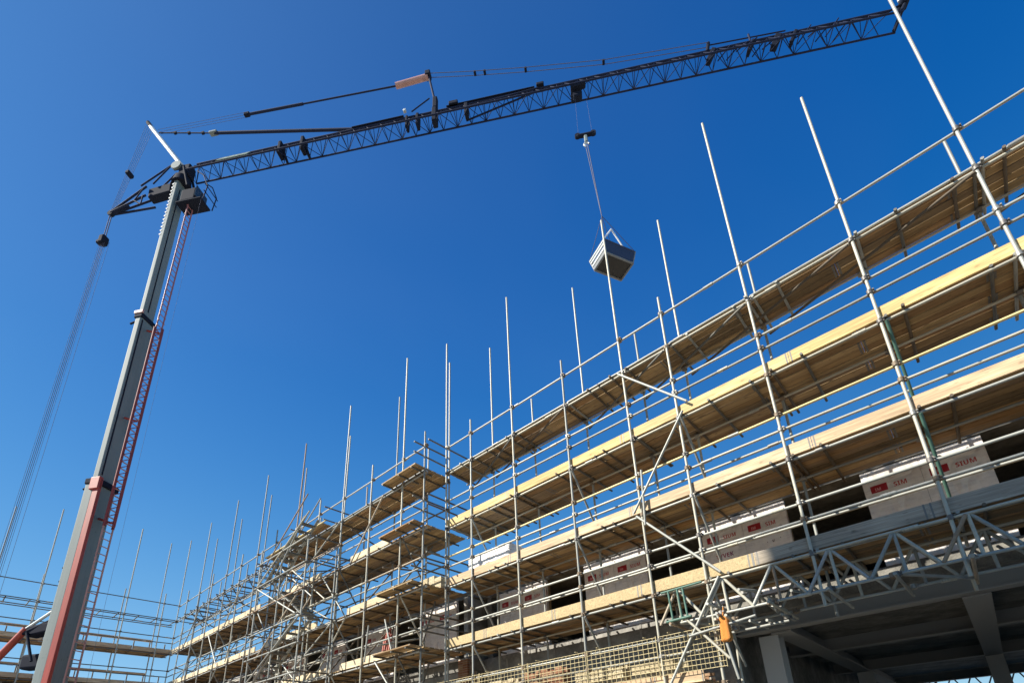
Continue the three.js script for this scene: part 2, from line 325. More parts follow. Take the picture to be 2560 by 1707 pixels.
// ------------------------------------------------------------------ near scaffold
const near = thing('scaffold', 'near tube scaffold with three board decks and pale yellow toe boards along the wrapped wall', 'scaffold');
{
  const S = [[-11.87, 16.45, 1], [-10.71, 12.5, 16.2], [-8.86, 16.4, 12.9], [-6.9, 12.5, 16.15], [-5.03, 16.42, 13], [-3.83, 12.5, 16.3], [-1.87, 16.93, 13], [0.12, 15.33, 13], [2.03, 16.6, 13], [4.0, 12.5, 16.2], [5.6, 16, 13]];
  S.forEach(([x, out, inn], i) => {
    const lean = rr(-0.03, 0.03), y0 = x > -3.2 ? 4.0 : 0.02;
    tube(near, 'standard', [x - lean * 0.3, y0, 0], [x + lean, out, rr(-0.02, 0.02)], R * 1.05, x === 0.12 ? M.steel[2] : pick(M.steel));
    if (inn > 2) tube(near, 'standard', [x + rr(-0.04, 0.04), x > -3.2 ? 4.0 : 0.02, IN], [x + rr(-0.04, 0.04), inn, IN], R * 1.05, pick(M.steel));
    for (const L of LV) {
      if (L < 4 && x > -3.2) continue;
      coupler(near, x, L, 0); if (inn > 2) coupler(near, x, L, IN, true);
      if (L < 10) { coupler(near, x, L + 1.03, 0); coupler(near, x, L + 0.69, 0); }
    }
    coupler(near, x, 11.99, 0);
  });
  const X0 = -11.95, X1 = 6.0, ins = (a, b, d, j = 0.1) => { const r = []; for (let s = a; s < b; s += d) r.push(s + rr(-j, j)); return r; };
  const nodes = S.map(s => s[0] + 0.1);
  rail(near, 'guard_rail', -11.87, X1, 11.99, -0.055, M.steel[0]);
  rail(near, 'ledger', X0, X1, 11.06, -0.058, M.steel[0]);
  LV.forEach((L, i) => {
    const lo = L < 4, xe = lo ? -4.2 : X1;
    rail(near, 'ledger', X0, xe, L, -0.055, i === 0 ? M.steel[2] : M.steel[(i + 1) % 3]);
    rail(near, 'ledger', X0, xe, L, IN + 0.055, pick(M.steel));
    const tr = [...nodes.filter(s => s < xe), ...ins(X0 + 0.9, xe, 1.95, 0.25)];
    for (const s of ins(X0 + 2.1, xe, 3.9, 0.02)) { tr.push(s - 0.14, s + 0.16); }
    transoms(near, L, tr, i === 0 ? -1.22 : -1.86);
    boards(near, L + 0.077, X0, xe, i === 0 ? rowsTop : [...rowsOut, ...rowsIn]);
    if (i > 0) {
      rail(near, 'guard_rail', X0, xe, L + 1.03, -0.055, i === 2 ? M.yellowTube : M.steel[0]);
      rail(near, 'mid_rail', X0, xe, L + 0.69, -0.055, M.steel[i % 3]);
      if (!lo) rail(near, 'inner_rail', X0, xe, L + 1.0, IN + 0.055, M.steel[0]);
      if (i === 1) toe(near, L + 0.082, X0, xe, -0.052, M.toeNew);
      if (i === 2) toe(near, L + 0.082, X0, xe, -0.052, M.toeOld);
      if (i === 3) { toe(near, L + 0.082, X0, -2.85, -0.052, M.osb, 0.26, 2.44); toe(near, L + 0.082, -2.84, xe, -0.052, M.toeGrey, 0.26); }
      if (lo) toe(near, L + 0.082, X0, xe, -0.052, M.toeOld);
    }
  });
  // facade bracing, one zigzag up the bay by the truss end
  for (const [a, b] of [[[-5.15, 10.93, 0.06], [-3.55, 9.2, 0.06]], [[-3.68, 9.0, 0.07], [-5.2, 6.98, 0.07]], [[-5.15, 6.9, 0.06], [-3.5, 5.08, 0.06]], [[-3.55, 5.0, 0.07], [-5.2, 2.6, 0.07]]]) tube(near, 'brace', a, b, R, M.steel[0]);
  tube(near, 'brace', [-4.88, 8.0, 0.05], [-4.95, 6.6, 0.08], R, M.steel[1]);
  // ledger bracing across the deck width
  for (const x of [-10.71, -6.9, -3.83, 0.12, 4]) for (let i = 0; i < 3; i++) {
    if (i === 2 && x > -3) continue;
    tube(near, 'brace', [x + 0.09, LV[i + 1] - 0.08, 0.06], [x + 0.09, LV[i + 1] - (i === 2 ? 1.6 : 1.75), IN - 0.02], R, x === 0.12 ? M.greenTube : M.steel[1]);
  }
  // plan bracing under the top deck
  for (const [a, b] of [[5.5, 2.2], [2.0, -1.8], [0.05, -3.7], [-1.95, -5.0], [-3.9, -6.85], [-6.95, -10.6], [-8.9, -11.8]]) tube(near, 'brace', [a, 10.86, 0.03], [b, 10.72, IN - 0.03], R, pick(M.oldShaded));
  // return rails at the step
  for (const y of [11.99, 9.95, 9.6, 7.95, 7.6, 6.0, 5.66]) tube(near, 'guard_rail', [-11.92, y, 0.75], [-11.92, y, IN - 0.1], R, pick(M.oldShaded));
}

// ------------------------------------------------------------------ left scaffold, stepped forward
const left = thing('scaffold', 'long tube scaffold stepped forward, running away to the far corner', 'scaffold', [0, 0, LZ]);
{
  const S = [[-12.25, 12.5, 16.1]];
  for (let k = 0; k < 12; k++) S.push([-13.42 - k * 1.96 + rr(-0.06, 0.06), k % 2 ? 12.6 : 16.45 + rr(-0.1, 0.1), k % 2 ? 16.4 + rr(-0.1, 0.15) : 12.9]);
  S.push([-36.4, 16.4, 12.9]);
  for (const [x, out, inn] of S) {
    const lean = rr(-0.04, 0.04);
    tube(left, 'standard', [x, 0.02, 0], [x + lean, out, rr(-0.03, 0.03)], R * 1.08, steel());
    tube(left, 'standard', [x + rr(-0.05, 0.05), 0.02, IN], [x + rr(-0.05, 0.05), inn, IN + rr(-0.03, 0.03)], R * 1.08, steel());
    for (const L of LV) { coupler(left, x, L, 0); coupler(left, x, L + 1.03, 0); if (L > 4) coupler(left, x, L, IN, true); }
  }
  const X0 = -36.4, X1 = -12.2;
  rail(left, 'guard_rail', X0, X1, 11.97, -0.055, M.steel[0]);
  rail(left, 'ledger', X0, X1, 11.06, -0.055, M.steel[1]);
  LV.forEach((L, i) => {
    rail(left, 'ledger', X0, X1, L, -0.055, pick([M.steel[1], M.rust[2]])); rail(left, 'ledger', X0, X1, L, IN + 0.055, pick(M.oldShaded));
    const tr = []; for (let s = X0 + 0.2; s < X1; s += 0.98) tr.push(s + rr(-0.12, 0.12));
    transoms(left, L, tr, i === 0 ? -1.25 : -1.86);
    if (i === 0) { boards(left, L + 0.077, -23.2, X1, rowsOut); boards(left, L + 0.077, -23.2, -18.2, [[0.12, 0.2], [0.33, 0.2]]); }
    else {
      boards(left, L + 0.077, X0, X1, i < 4 ? [...rowsOut, ...rowsIn.slice(0, 3)] : rowsOut);
      rail(left, 'guard_rail', X0, X1, L + 1.03, -0.055); rail(left, 'mid_rail', X0, X1, L + 0.69, -0.055);
      if (i < 4) rail(left, 'inner_rail', X0, X1, L + 1.0, IN + 0.055, M.oldShaded[0]);
      const skip = i < 3 ? [[X0, -24.2], [-23.3, -18.7], [-16.6, -14.2]] : [[X0, -17.5], [-16.8, -14.2]];
      for (const [a, b] of skip) toe(left, L + 0.082, a, b, -0.052, M.toePale);
    }
    // short overhang beside the step: extra boards carried on long transoms
    boards(left, L + 0.077, -14.1, X1, [[0.12, 0.2], [0.33, 0.2]]);
    for (const s of [-14.0, -13.1, -12.4]) tube(left, 'transom', [s, L + 0.05, 0.45], [s, L + 0.05, -0.4], R, M.oldShaded[0]);
    tube(left, 'guard_rail', [-12.3, L + 1.0, 0.42], [-12.3, L + 1.02, IN], R, M.oldShaded[0]);
    tube(left, 'guard_rail', [-12.3, L + 0.62, 0.42], [-12.3, L + 0.6, IN], R, M.oldShaded[0]);
  });
  // unboarded top lift: tubes crossing from outer to inner standards
  for (let s = -35.8; s < -24; s += 0.98) {
    tube(left, 'transom', [s, 11.1, 0.1], [s + rr(-0.3, 0.3), 11.1, IN - 0.2], R, pick(M.oldShaded));
    if (rnd() > 0.35) tube(left, 'brace', [s, 11.05, 0.05], [s - 0.95, 10.3 + rr(-0.2, 0.3), IN], R, pick([...M.oldShaded, M.steel[1]]));
    if (rnd() > 0.5) tube(left, 'brace', [s, 10.1 + rr(-0.2, 0.2), 0], [s + 0.5, 10.9, IN], R, pick([...M.oldShaded, M.steel[1]]));
  }
  // facade braces
  for (let k = 0; k < 11; k++) { const x = -14.5 - k * 1.96; for (let i = 0; i < 4; i++) if ((k + i) % 3 === 0) tube(left, 'brace', [x, LV[i], 0.06], [x - (i % 2 ? -1.9 : 1.9), LV[i + 1], 0.06], R, steel()); }
  for (let k = 0; k < 12; k += 2) for (let i = 1; i < 4; i++) tube(left, 'brace', [-13.3 - k * 1.96, LV[i] - 0.05, 0.03], [-13.3 - k * 1.96, LV[i + 1] + 0.3, IN], R, pick([...M.steel, M.oldShaded[0]]));
  for (let k = 0; k < 12; k++) for (let i = 1; i < 4; i++) {
    const x = -12.9 - k * 1.96 + rr(-0.3, 0.3), y = LV[i];
    tube(left, 'brace', [x, y - 0.08, IN], [x - rr(0.6, 1.8), y - 1.75, IN + rr(-0.05, 0.9)], R, pick([...M.oldShaded, M.steel[1]]));
    if (rnd() > 0.4) tube(left, 'transom', [x + 0.7, y + rr(0.4, 1.3), 0.35], [x + 0.7, y + rr(0.4, 1.3), IN - 0.3], R, pick([...M.oldShaded, M.steel[1]]));
    if (rnd() > 0.5) tube(left, 'brace', [x - 0.4, y + 0.1, 0.08], [x - 0.4 + rr(-0.5, 0.5), y + 1.3, 0.08], R, pick(M.steel));
  }
  // returns across the gap for the stairs
  for (const x of [-18.5, -21.45]) for (const y of [11.97, 11.4, 9.95, 9.6, 7.95]) tube(left, 'guard_rail', [x, y, 0.2], [x, y, IN - 0.1], R, pick(M.oldShaded));
}

// ------------------------------------------------------------------ stair tower on the left scaffold
const stair = thing('scaffold_stair', 'steel stair flights zigzagging up inside a cage of tubes on the left scaffold', 'stair', [-19.35, 0, 1.35]);
{
  for (const x of [-2.0, 0, 2.0]) for (const z of [-0.6, 0.55]) tube(stair, 'standard', [x, 0.02, z], [x + rr(-0.03, 0.03), x ? (x > 0 ? 9.8 : 10.6) : 9.6, z], R * 1.08, steel());
  for (let i = 1; i < 5; i++) {
    const y0 = LV[i], y1 = LV[i - 1], dir = i % 2 ? 1 : -1, z = i % 2 ? 0.25 : -0.28;
    const f = new THREE.Group(); f.name = 'flight'; stair.add(f);
    for (const dz of [-0.26, 0.26]) { const m = tube(f, 'stringer', [-1.5 * dir, y0, z + dz], [1.5 * dir, y1, z + dz], 0.04, M.steel[1]); m.scale.x *= 0.5; m.scale.z *= 1.4; tube(f, 'handrail', [-1.5 * dir, y0 + 0.95, z + dz], [1.5 * dir, y1 + 0.95, z + dz], R * 0.9, steel()); }
    for (let k = 1; k < 10; k++) { const t = k / 10; box(f, 'tread', M.oldShaded[0], -1.5 * dir + 3 * dir * t, y0 + (y1 - y0) * t, z, 0.22, 0.04, 0.5); }
    for (const z2 of [-0.66, 0.61]) { tube(stair, 'ledger', [-2.2, y0, z2], [2.2, y0 + rr(-0.02, 0.02), z2], R, steel()); tube(stair, 'guard_rail', [-2.2, y0 + 1.0, z2], [2.2, y0 + 1.0, z2], R, steel()); tube(stair, 'brace', [-2 * dir, y0, z2], [2 * dir, y1, z2], R, steel()); }
    for (const x of [-2, 0, 2]) { tube(stair, 'transom', [x + 0.06, y0 + 0.04, -0.9], [x + 0.06, y0 + 0.04, 0.8], R, pick(M.oldShaded)); tube(stair, 'transom', [x + 0.06, y0 + 1.04, -0.8], [x + 0.06, y0 + 1.04, 0.75], R, pick(M.oldShaded)); coupler(stair, x, y0, 0.55); coupler(stair, x, y0 + 1, 0.55); }
  }
  tube(stair, 'ledger', [-3.6, 10.98, -0.25], [1.6, 10.98, -0.25], R, M.yellowTube);
  tube(stair, 'brace', [1.6, 10.9, 0.58], [-0.6, 8.8, 0.58], R, M.steel[1]);
}

// ------------------------------------------------------------------ far wing scaffold (local x runs to world -z)
const wing = thing('scaffold', 'far scaffold wing behind the crane mast, facing right', 'scaffold', [-36.4, 0, 0], Math.PI / 2);
{
  const S = []; for (let k = 0; k < 9; k++) S.push([-1.4 - k * 1.88 - 0.02, k % 2 ? 16.38 : 12.6, k % 2 ? 12.8 : 16.3]);
  for (const [s, out, inn] of S) {
    tube(wing, 'standard', [s, 0.02, 0], [s + rr(-0.04, 0.04), out, 0], R * 1.15, M.steel[2]);
    tube(wing, 'standard', [s, 0.02, IN], [s + rr(-0.04, 0.04), inn, IN], R * 1.15, M.steel[0]);
    for (const L of LV) { coupler(wing, s, L, 0); coupler(wing, s, L + 1.03, 0); }
  }
  const X0 = -17, X1 = -0.55;
  rail(wing, 'guard_rail', X0, X1, 12.0, -0.055, M.oldShaded[0]); rail(wing, 'ledger', X0, X1, 11.04, -0.055, M.oldShaded[0]); rail(wing, 'ledger', X0, X1, 10.85, IN, M.oldShaded[0]);  // wing rails: their shade is put into this darker tube colour
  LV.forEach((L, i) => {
    rail(wing, 'ledger', X0, X1, L, -0.055, M.oldShaded[0]); rail(wing, 'ledger', X0, X1, L, IN + 0.055, M.oldShaded[0]);
    const tr = []; for (let s = X0 + 0.2; s < X1; s += 0.95) tr.push(s + rr(-0.1, 0.1));
    transoms(wing, L, tr, -1.3);
    if (i > 0) {
      boards(wing, L + 0.077, X0, X1, [...rowsOut, ...rowsIn]); toe(wing, L + 0.082, X0, X1, -0.052, M.toeOld);
      rail(wing, 'guard_rail', X0, X1, L + 1.03, -0.055, M.oldShaded[0]); rail(wing, 'mid_rail', X0, X1, L + 0.69, -0.055, M.oldShaded[0]);
      for (let q = X0; q < X1 - 3; q += 3.9) box(wing, 'rail_board', pick(M.toeOld), q + 1.95, L + 0.92, IN - 0.06, 3.88, 0.15, 0.038);
      for (let q = X0 + 0.3; q < X1; q += 0.8) box(wing, 'rail_post', M.deck[1], q, L + 0.48, IN - 0.1, 0.05, 0.72, 0.05);
    }
  });
}

// ------------------------------------------------------------------ lattice beams carrying the scaffold over the passage
function latticeBeam(z, label, left_, right_) {
  const t = thing('lattice_beam', label, 'truss', [0, 4.27, z], 0, 'lattice beams over the passage');
  for (const y of [0, 0.7]) rail(t, 'chord', left_, right_, y, 0, pick(M.steel));
  const p = 0.96; let k = 0;
  for (let x = left_ + 0.25; x < right_ - 0.3; x += p) {
    tube(t, 'diagonal', [x, 0.68, 0.02], [x - 0.44, 0.02, 0.02], R * 1.1, steel());
    tube(t, 'diagonal', [x + 0.05, 0.68, -0.02], [x + 0.5, 0.02, -0.02], R * 1.1, steel());
    tube(t, 'upright', [x + 0.02, 0.7, 0], [x + 0.04, 0.0, 0], R, steel());
    k++;
  }
  for (let x = left_ + 0.1; x < right_; x += 1.92) coupler(t, x, 0, 0.03);
}
latticeBeam(0.005, 'front lattice truss of bright tubes under the lowest near deck', -4.75, 6);
latticeBeam(IN + 0.02, 'rear lattice truss behind the front truss, near the dark soffit', -4.6, 6);
{
  const t = thing('lattice_beam', 'dark lattice truss against the sky at the far end of the passage', 'truss', [0, 3.85, -19.4]);
  for (const y of [0, 0.7]) tube(t, 'chord', [-6, y, 0], [7, y, 0], R, M.oldShaded[0]);
  for (let x = -6; x < 7; x += 0.7) { tube(t, 'diagonal', [x, 0, 0], [x + 0.35, 0.7, 0], R, M.oldShaded[0]); tube(t, 'diagonal', [x + 0.35, 0.7, 0], [x + 0.7, 0, 0], R, M.oldShaded[1]); }
  for (const x of [-5, -2, 1, 4]) tube(t, 'standard', [x, -3.83, 0.05], [x, 1.2, 0.05], R, M.oldShaded[0]);
}
{
  const t = thing('tube_frame', 'short cross tubes tying the two lattice trusses together', 'tubes', [0, 4.27, 0]);
  for (let x = -4.6; x < 6; x += 0.96) { tube(t, 'cross_tube', [x, -0.05, 0.3], [x + rr(-0.05, 0.05), -0.05, -1.5], R, steel()); if (rnd() > 0.4) tube(t, 'cross_brace', [x, 0.0, 0.05], [x + 0.9, -0.05, IN], R, steel()); coupler(t, x, 0, 0.05); }
  for (const x of [-4.62, -4.42, -4.3]) tube(t, 'green_upright', [x, 0.66, 0.14], [x + 0.02, 0.05, 0.14], 0.022, M.greenTube);
  tube(t, 'green_foot', [-4.75, 0.03, 0.14], [-4.2, 0.05, 0.14], 0.03, M.greenTube); tube(t, 'green_head', [-4.8, 0.68, 0.1], [-3.9, 0.7, 0.1], 0.024, M.greenTube);
  for (let k = 0; k < 14; k++) { const x = rr(-4.3, -2.4), y = rr(-0.25, 0.35), z = rr(-1.0, 0.05); tube(t, 'stub_tube', [x, y, z + rr(0.2, 0.5)], [x + rr(-0.2, 0.2), y + rr(-0.06, 0.06), z - 0.3], R, pick(M.steel)); coupler(t, x, y, z); }
  for (const [a, b] of [[[-4.4, 0.1, 0.1], [-3.6, -0.9, 0.1]], [[-3.7, 0.0, 0.12], [-3.5, -1.3, 0.12]], [[-4.3, -0.35, 0.15], [-3.0, -0.2, 0.1]], [[-3.9, -0.3, -0.5], [-2.6, -0.28, -0.5]]]) tube(t, 'loose_tube', a, b, R, steel());
}

// ------------------------------------------------------------------ brick guards hung on the lowest rail
{
  const cells = (w, h) => {
    const g = [], rod = (x, y, l, horiz) => { const c = new THREE.CylinderGeometry(0.0075, 0.0075, l, 5); if (horiz) c.rotateZ(Math.PI / 2); g.push(c.translate(x, y, 0)); };
    for (let x = -w / 2; x <= w / 2 + 0.01; x += 0.12) rod(x, -h / 2, h, false);
    for (let y = 0; y >= -h - 0.01; y -= 0.1) rod(0, y, w, true);
    return mergeGeometries(g);
  };
  const mesh = cells(1.76, 0.8), frameMat = std(0.62, 0.52, 0.3, { map: steelTex, metalness: 0.2, roughness: 0.5 });
  const where = ['farthest from the orange bag', 'fourth from the orange bag', 'third from the orange bag', 'second from the orange bag', 'nearest the orange bag'];
  [-11.3, -9.55, -7.75, -5.95, -4.35].forEach((x, i) => {
    const t = thing('brick_guard', `wire mesh guard panel on the lowest near rail, ${where[i]}`, 'mesh guard', [x + rr(-0.03, 0.03), 4.06, 0.035], 0, 'mesh guards on the lowest rail');
    const w = put(t, 'wire_mesh', mesh, frameMat); w.rotation.x = rr(-0.03, 0.0); if (i === 4) t.scale.x = 0.75;
    for (const s of [-0.88, 0.88]) tube(t, 'frame_rod', [s, 0.03, 0], [s, -0.82, 0], 0.011, frameMat, cylLow);
    for (const s of [-0.6, 0.6]) tube(t, 'hook', [s, 0.06, -0.1], [s, 0.05, 0.02], 0.012, frameMat, cylLow);
  });
}

// ------------------------------------------------------------------ loose things on the decks
{
  const bag = thing('tool_bag', 'bright orange bag hanging at the left end of the lattice truss', 'bag', [-3.6, 3.65, 0.12]);
  const g = new RoundedBoxGeometry(0.2, 0.5, 0.16, 4, 0.06); const p = g.attributes.position;
  for (let i = 0; i < p.count; i++) { const y = p.getY(i) / 0.5 + 0.5; p.setX(i, p.getX(i) * (1.05 - 0.25 * y) + 0.015 * Math.sin(y * 9)); p.setZ(i, p.getZ(i) * (1.1 - 0.3 * y)); }
  g.computeVertexNormals(); put(bag, 'body', g, M.orange, 0, 0.28, 0);
  tube(bag, 'strap', [0, 0.5, 0], [0.02, 0.72, -0.06], 0.012, M.orange);
  const pk = thing('wrapped_pack', 'long white plastic wrapped pack lying on the third near deck', 'pack', [-10.25, LV[2] + 0.118, -0.62]);
  const wg = new RoundedBoxGeometry(1.75, 0.62, 0.8, 3, 0.08); const q = wg.attributes.position;
  for (let i = 0; i < q.count; i++) q.setY(i, q.getY(i) + 0.03 * Math.sin(q.getX(i) * 9 + q.getZ(i) * 5));
  wg.computeVertexNormals(); put(pk, 'wrap', wg, M.wrap, 0, 0.42, 0); for (const s of [-0.6, 0.6]) box(pk, 'bearer', M.deck[2], s, 0.06, 0, 0.1, 0.1, 0.8);
  // block stacks by the step
  [[-12.95, LV[2] + 0.118, -0.35, 'stack of yellow blocks on the third deck beside the facade step'], [-5.3, LV[4] + 0.118, -0.55, 'stack of pale blocks on the lowest deck behind the mesh guards']].forEach(([x, y, z, label]) => {
    const t = thing('block_stack', label, 'blocks', [x, y, z]);
    for (let c = 0; c < 5; c++) for (let k = 0; k < 4; k++) for (let d = 0; d < 2; d++) { if (c === 4 && k > 2) continue; put(t, 'block', boxGeo(0.325, 0.105, 0.21), pick(M.block), (k - 1.5) * 0.335 + rr(-0.01, 0.01), 0.055 + c * 0.108, (d - 0.5) * 0.22); }
  });
  [[-10.2, 0.98, 12, 'yellow', 'brick stack of yellow bricks on the lowest near deck, farthest left'], [-8.55, 1.0, 13, 'orange', 'tall stack of orange bricks on the lowest near deck'], [-6.85, 1.05, 10, 'yellow', 'lower stack of yellow bricks on the lowest near deck']].forEach(([x, w, n, tone, label]) => {
    const st = thing('brick_stack', label, 'bricks', [x, LV[4] + 0.118, -0.5]);
    for (let c = 0; c < n; c++) for (let k = 0; k < 6; k++) { if (c === n - 1 && k % 3 === 1) continue; for (const z of [-0.11, 0.11]) put(st, 'brick', boxGeo(0.212, 0.063, 0.1), pick(tone === 'orange' ? M.brick : M.block), (k - 2.5) * 0.222 + rr(-0.01, 0.01), 0.033 + c * 0.066, z + rr(-0.012, 0.012)); }
  });
  const pr = thing('prop_bundle', 'red steel props leaning on the left deck above the brick pier', 'props', [-15.1, LV[3] + 0.118, LZ - 0.55]);
  for (let k = 0; k < 4; k++) { tube(pr, 'prop', [k * 0.12, 0.0, 0], [k * 0.12 - 0.12 + rr(-0.05, 0.05), 1.1 + rr(-0.1, 0.15), -0.25], 0.035, M.redOxide); tube(pr, 'inner_tube', [k * 0.12 - 0.11, 1.0, -0.23], [k * 0.12 - 0.15, 1.45, -0.33], 0.024, M.oldShaded[1]); }
}

// ------------------------------------------------------------------ crane
const CX = -27.11, CZ = 6.79, TURN = Math.atan2(0.54230588, 0.84018113);
const crane = thing('tower_crane', 'tall folding mobile crane with grey mast, red trim and a dark lattice jib', 'crane', [CX, 0, CZ], TURN);
const jib = new THREE.Group();
{
  // carrier and slewing platform below the frame
  const car = new THREE.Group(); car.name = 'carrier'; crane.add(car);
  put(car, 'chassis', new RoundedBoxGeometry(11, 0.7, 2.5, 2, 0.08), M.craneDark, 2, 1.15, 0);
  put(car, 'cab', new RoundedBoxGeometry(1.7, 1.7, 2.4, 3, 0.15), M.craneRed, 7.2, 2.2, 0);
  put(car, 'windscreen', new RoundedBoxGeometry(0.06, 0.8, 2.0, 2, 0.02), M.glass, 8.06, 2.5, 0);
  const wg = new THREE.CylinderGeometry(0.55, 0.55, 0.4, 20).rotateX(Math.PI / 2);
  for (const x of [-2.6, -1.2, 1.6, 3.0, 5.0, 6.4]) for (const z of [-1.05, 1.05]) put(car, 'wheel', wg, M.tyre, x, 0.55, z);
  for (const x of [-3, 4.2]) for (const z of [-1, 1]) { box(car, 'outrigger', M.craneRed, x, 0.95, z * 2.2, 0.35, 0.3, 2.4); tube(car, 'jack', [x, 0.05, z * 3.3], [x, 1.1, z * 3.3], 0.09, M.strut); box(car, 'pad', M.craneDark, x, 0.03, z * 3.3, 0.6, 0.06, 0.6); }
  const base = new THREE.Group(); base.name = 'slewing_platform'; crane.add(base);
  put(base, 'deck', new RoundedBoxGeometry(6.2, 0.8, 2.2, 2, 0.08), M.craneDark, -1.9, 2.0, 0);
  put(base, 'ballast', new RoundedBoxGeometry(1.6, 1.6, 2.4, 2, 0.08), M.mast, -4.2, 3.2, 0);
  tube(base, 'ram', [-4.3, 4.0, 0.55], [-1.5, 7.7, 0.3], 0.13, M.craneRed); tube(base, 'ram_rod', [-1.7, 7.45, 0.33], [-0.5, 7.95, 0.25], 0.08, M.craneDark);
  put(base, 'bracket', new RoundedBoxGeometry(1.2, 0.42, 0.5, 2, 0.08), M.craneDark, -0.9, 7.65, 0.1).rotation.z = 0.12;
  tube(base, 'hose', [-1.3, 7.5, 0.4], [-0.6, 6.3, 0.5], 0.05, M.craneDark); tube(base, 'link', [-1.5, 7.7, 0.3], [-0.4, 8.5, 0.2], 0.06, M.strut);
  put(base, 'winch', new RoundedBoxGeometry(1.0, 0.6, 0.5, 2, 0.12), M.craneDark, -0.85, 6.35, 0.1);
  // telescopic mast
  const mast = new THREE.Group(); mast.name = 'mast'; crane.add(mast);
  put(mast, 'lower_section', new RoundedBoxGeometry(0.54, 12.4, 1.02, 3, 0.1), M.mast, -0.1, 7.9, 0);
  put(mast, 'middle_section', new RoundedBoxGeometry(0.36, 9.7, 0.8, 3, 0.09), M.mast, -0.05, 18.75, 0);
  put(mast, 'upper_section', new RoundedBoxGeometry(0.3, 10.2, 0.66, 3, 0.08), M.mast, -0.06, 28.5, 0);
  put(mast, 'guide_beam', new RoundedBoxGeometry(0.3, 10.4, 0.14, 2, 0.03), M.craneRed, 0.28, 9.0, 0.47);
  put(mast, 'guide_head', new RoundedBoxGeometry(0.46, 0.6, 0.2, 2, 0.04), M.craneRed, 0.2, 13.95, 0.5);
  for (const [y, w, d] of [[14.12, 0.64, 1.1], [23.55, 0.46, 0.88]]) { put(mast, 'collar', new RoundedBoxGeometry(w, 0.28, d, 2, 0.05), M.craneDark, -0.05, y, 0); tube(mast, 'collar_arm', [-w / 2, y + 0.05, 0.1], [-w / 2 - 0.55, y - 0.1, 0.1], 0.05, M.craneDark); }
  put(mast, 'collar_plate', new RoundedBoxGeometry(0.5, 0.2, 0.1, 2, 0.03), M.salmon, -0.05, 23.75, 0.42);
  for (const y of [9.6, 10.2]) tube(mast, 'bracket', [-0.45, y, 0.1], [-0.8, y + 0.1, 0.1], 0.05, M.craneDark);
  for (let k = 0; k < 15; k++) box(mast, 'step', M.white, -0.17, 29.3 + k * 0.28, 0.335, 0.1, 0.09, 0.02);
  tube(mast, 'seam_rail', [0.14, 14.5, 0.3], [0.14, 23.3, 0.3], 0.03, M.craneDark);
  tube(mast, 'seam_rail', [0.1, 24, 0.1], [0.1, 33, 0.1], 0.025, M.craneDark);
  // ladder mast at its right
  const lad = new THREE.Group(); lad.name = 'ladder_mast'; crane.add(lad);
  for (const o of [-0.16, 0.16]) { tube(lad, 'rail', [0.85, 22.4, o], [0.95, 31.6, o], 0.035, M.cranePink); tube(lad, 'rail', [0.8, 12, o * 1.3], [0.86, 22.8, o * 1.3], 0.06, M.ladderRed); tube(lad, 'rail', [0.78, 2.3, o * 1.4], [0.8, 12.3, o * 1.4], 0.035, M.salmon); }
  tube(lad, 'back_rail', [1.06, 12, 0], [1.1, 22.8, 0], 0.055, M.ladderRed);
  for (let y = 2.6; y < 31.6; y += 0.34) { const m = y > 12 && y < 22.8; tube(lad, 'rung', [y > 22 ? 0.9 : 0.82, y, -0.2], [y > 22 ? 0.9 : 0.82, y, 0.2], m ? 0.028 : 0.022, y > 22 ? M.cranePink : M.salmon, cylLow); if (m) tube(lad, 'strut', [0.85, y, 0.18], [1.07, y + 0.17, 0], 0.02, M.ladderRed, cylLow); }
  for (const y of [12.2, 22.6, 17.4]) tube(lad, 'tie', [0.2, y + 0.3, 0], [0.9, y, 0], 0.05, M.craneRed);
  // head
  const head = new THREE.Group(); head.name = 'mast_head'; crane.add(head);
  put(head, 'turntable', new THREE.CylinderGeometry(0.42, 0.5, 0.5, 20), M.craneDark, 0, 33.75, 0);
  put(head, 'frame', new RoundedBoxGeometry(0.7, 0.9, 0.5, 2, 0.08), M.craneDark, 0.15, 34.5, 0);
  put(head, 'sheave', new THREE.CylinderGeometry(0.3, 0.3, 0.12, 20).rotateX(Math.PI / 2), M.mast, -0.35, 34.9, 0.3);
  tube(head, 'leg', [0.2, 34.6, 0.3], [0.75, 32.9, 0.3], 0.07, M.craneDark); tube(head, 'leg', [0.2, 34.6, -0.3], [0.75, 32.9, -0.3], 0.07, M.craneDark);
  const cab = new THREE.Group(); cab.name = 'operator_cab'; crane.add(cab);
  put(cab, 'shell', new RoundedBoxGeometry(1.0, 1.0, 0.7, 3, 0.14), M.craneDark, 0.95, 32.1, 0);
  put(cab, 'floor', new RoundedBoxGeometry(1.55, 0.1, 0.8, 2, 0.04), M.craneDark, 1.1, 31.55, 0);
  put(cab, 'window', new RoundedBoxGeometry(0.05, 0.8, 0.8, 2, 0.02), M.glass, 1.46, 32.2, 0);
  for (const o of [-0.35, 0.35]) { tube(cab, 'hoop', [2.0, 31.45, o], [2.12, 32.4, o], 0.03, M.jib, cylLow); tube(cab, 'hoop', [2.12, 32.4, o], [1.7, 33.4, o], 0.03, M.jib, cylLow); tube(cab, 'hoop', [1.7, 33.4, o], [1.2, 33.9, o], 0.03, M.jib, cylLow); }
  for (const y of [31.9, 32.4]) tube(cab, 'hoop_bar', [2.08, y, -0.5], [2.08, y, 0.5], 0.025, M.jib, cylLow);
  // jib
  jib.name = 'jib'; crane.add(jib);
  const yb = 34.15, yt = 35.12, o = 0.4, s0 = 0.5, s1 = 37.9, bp = 0.78;
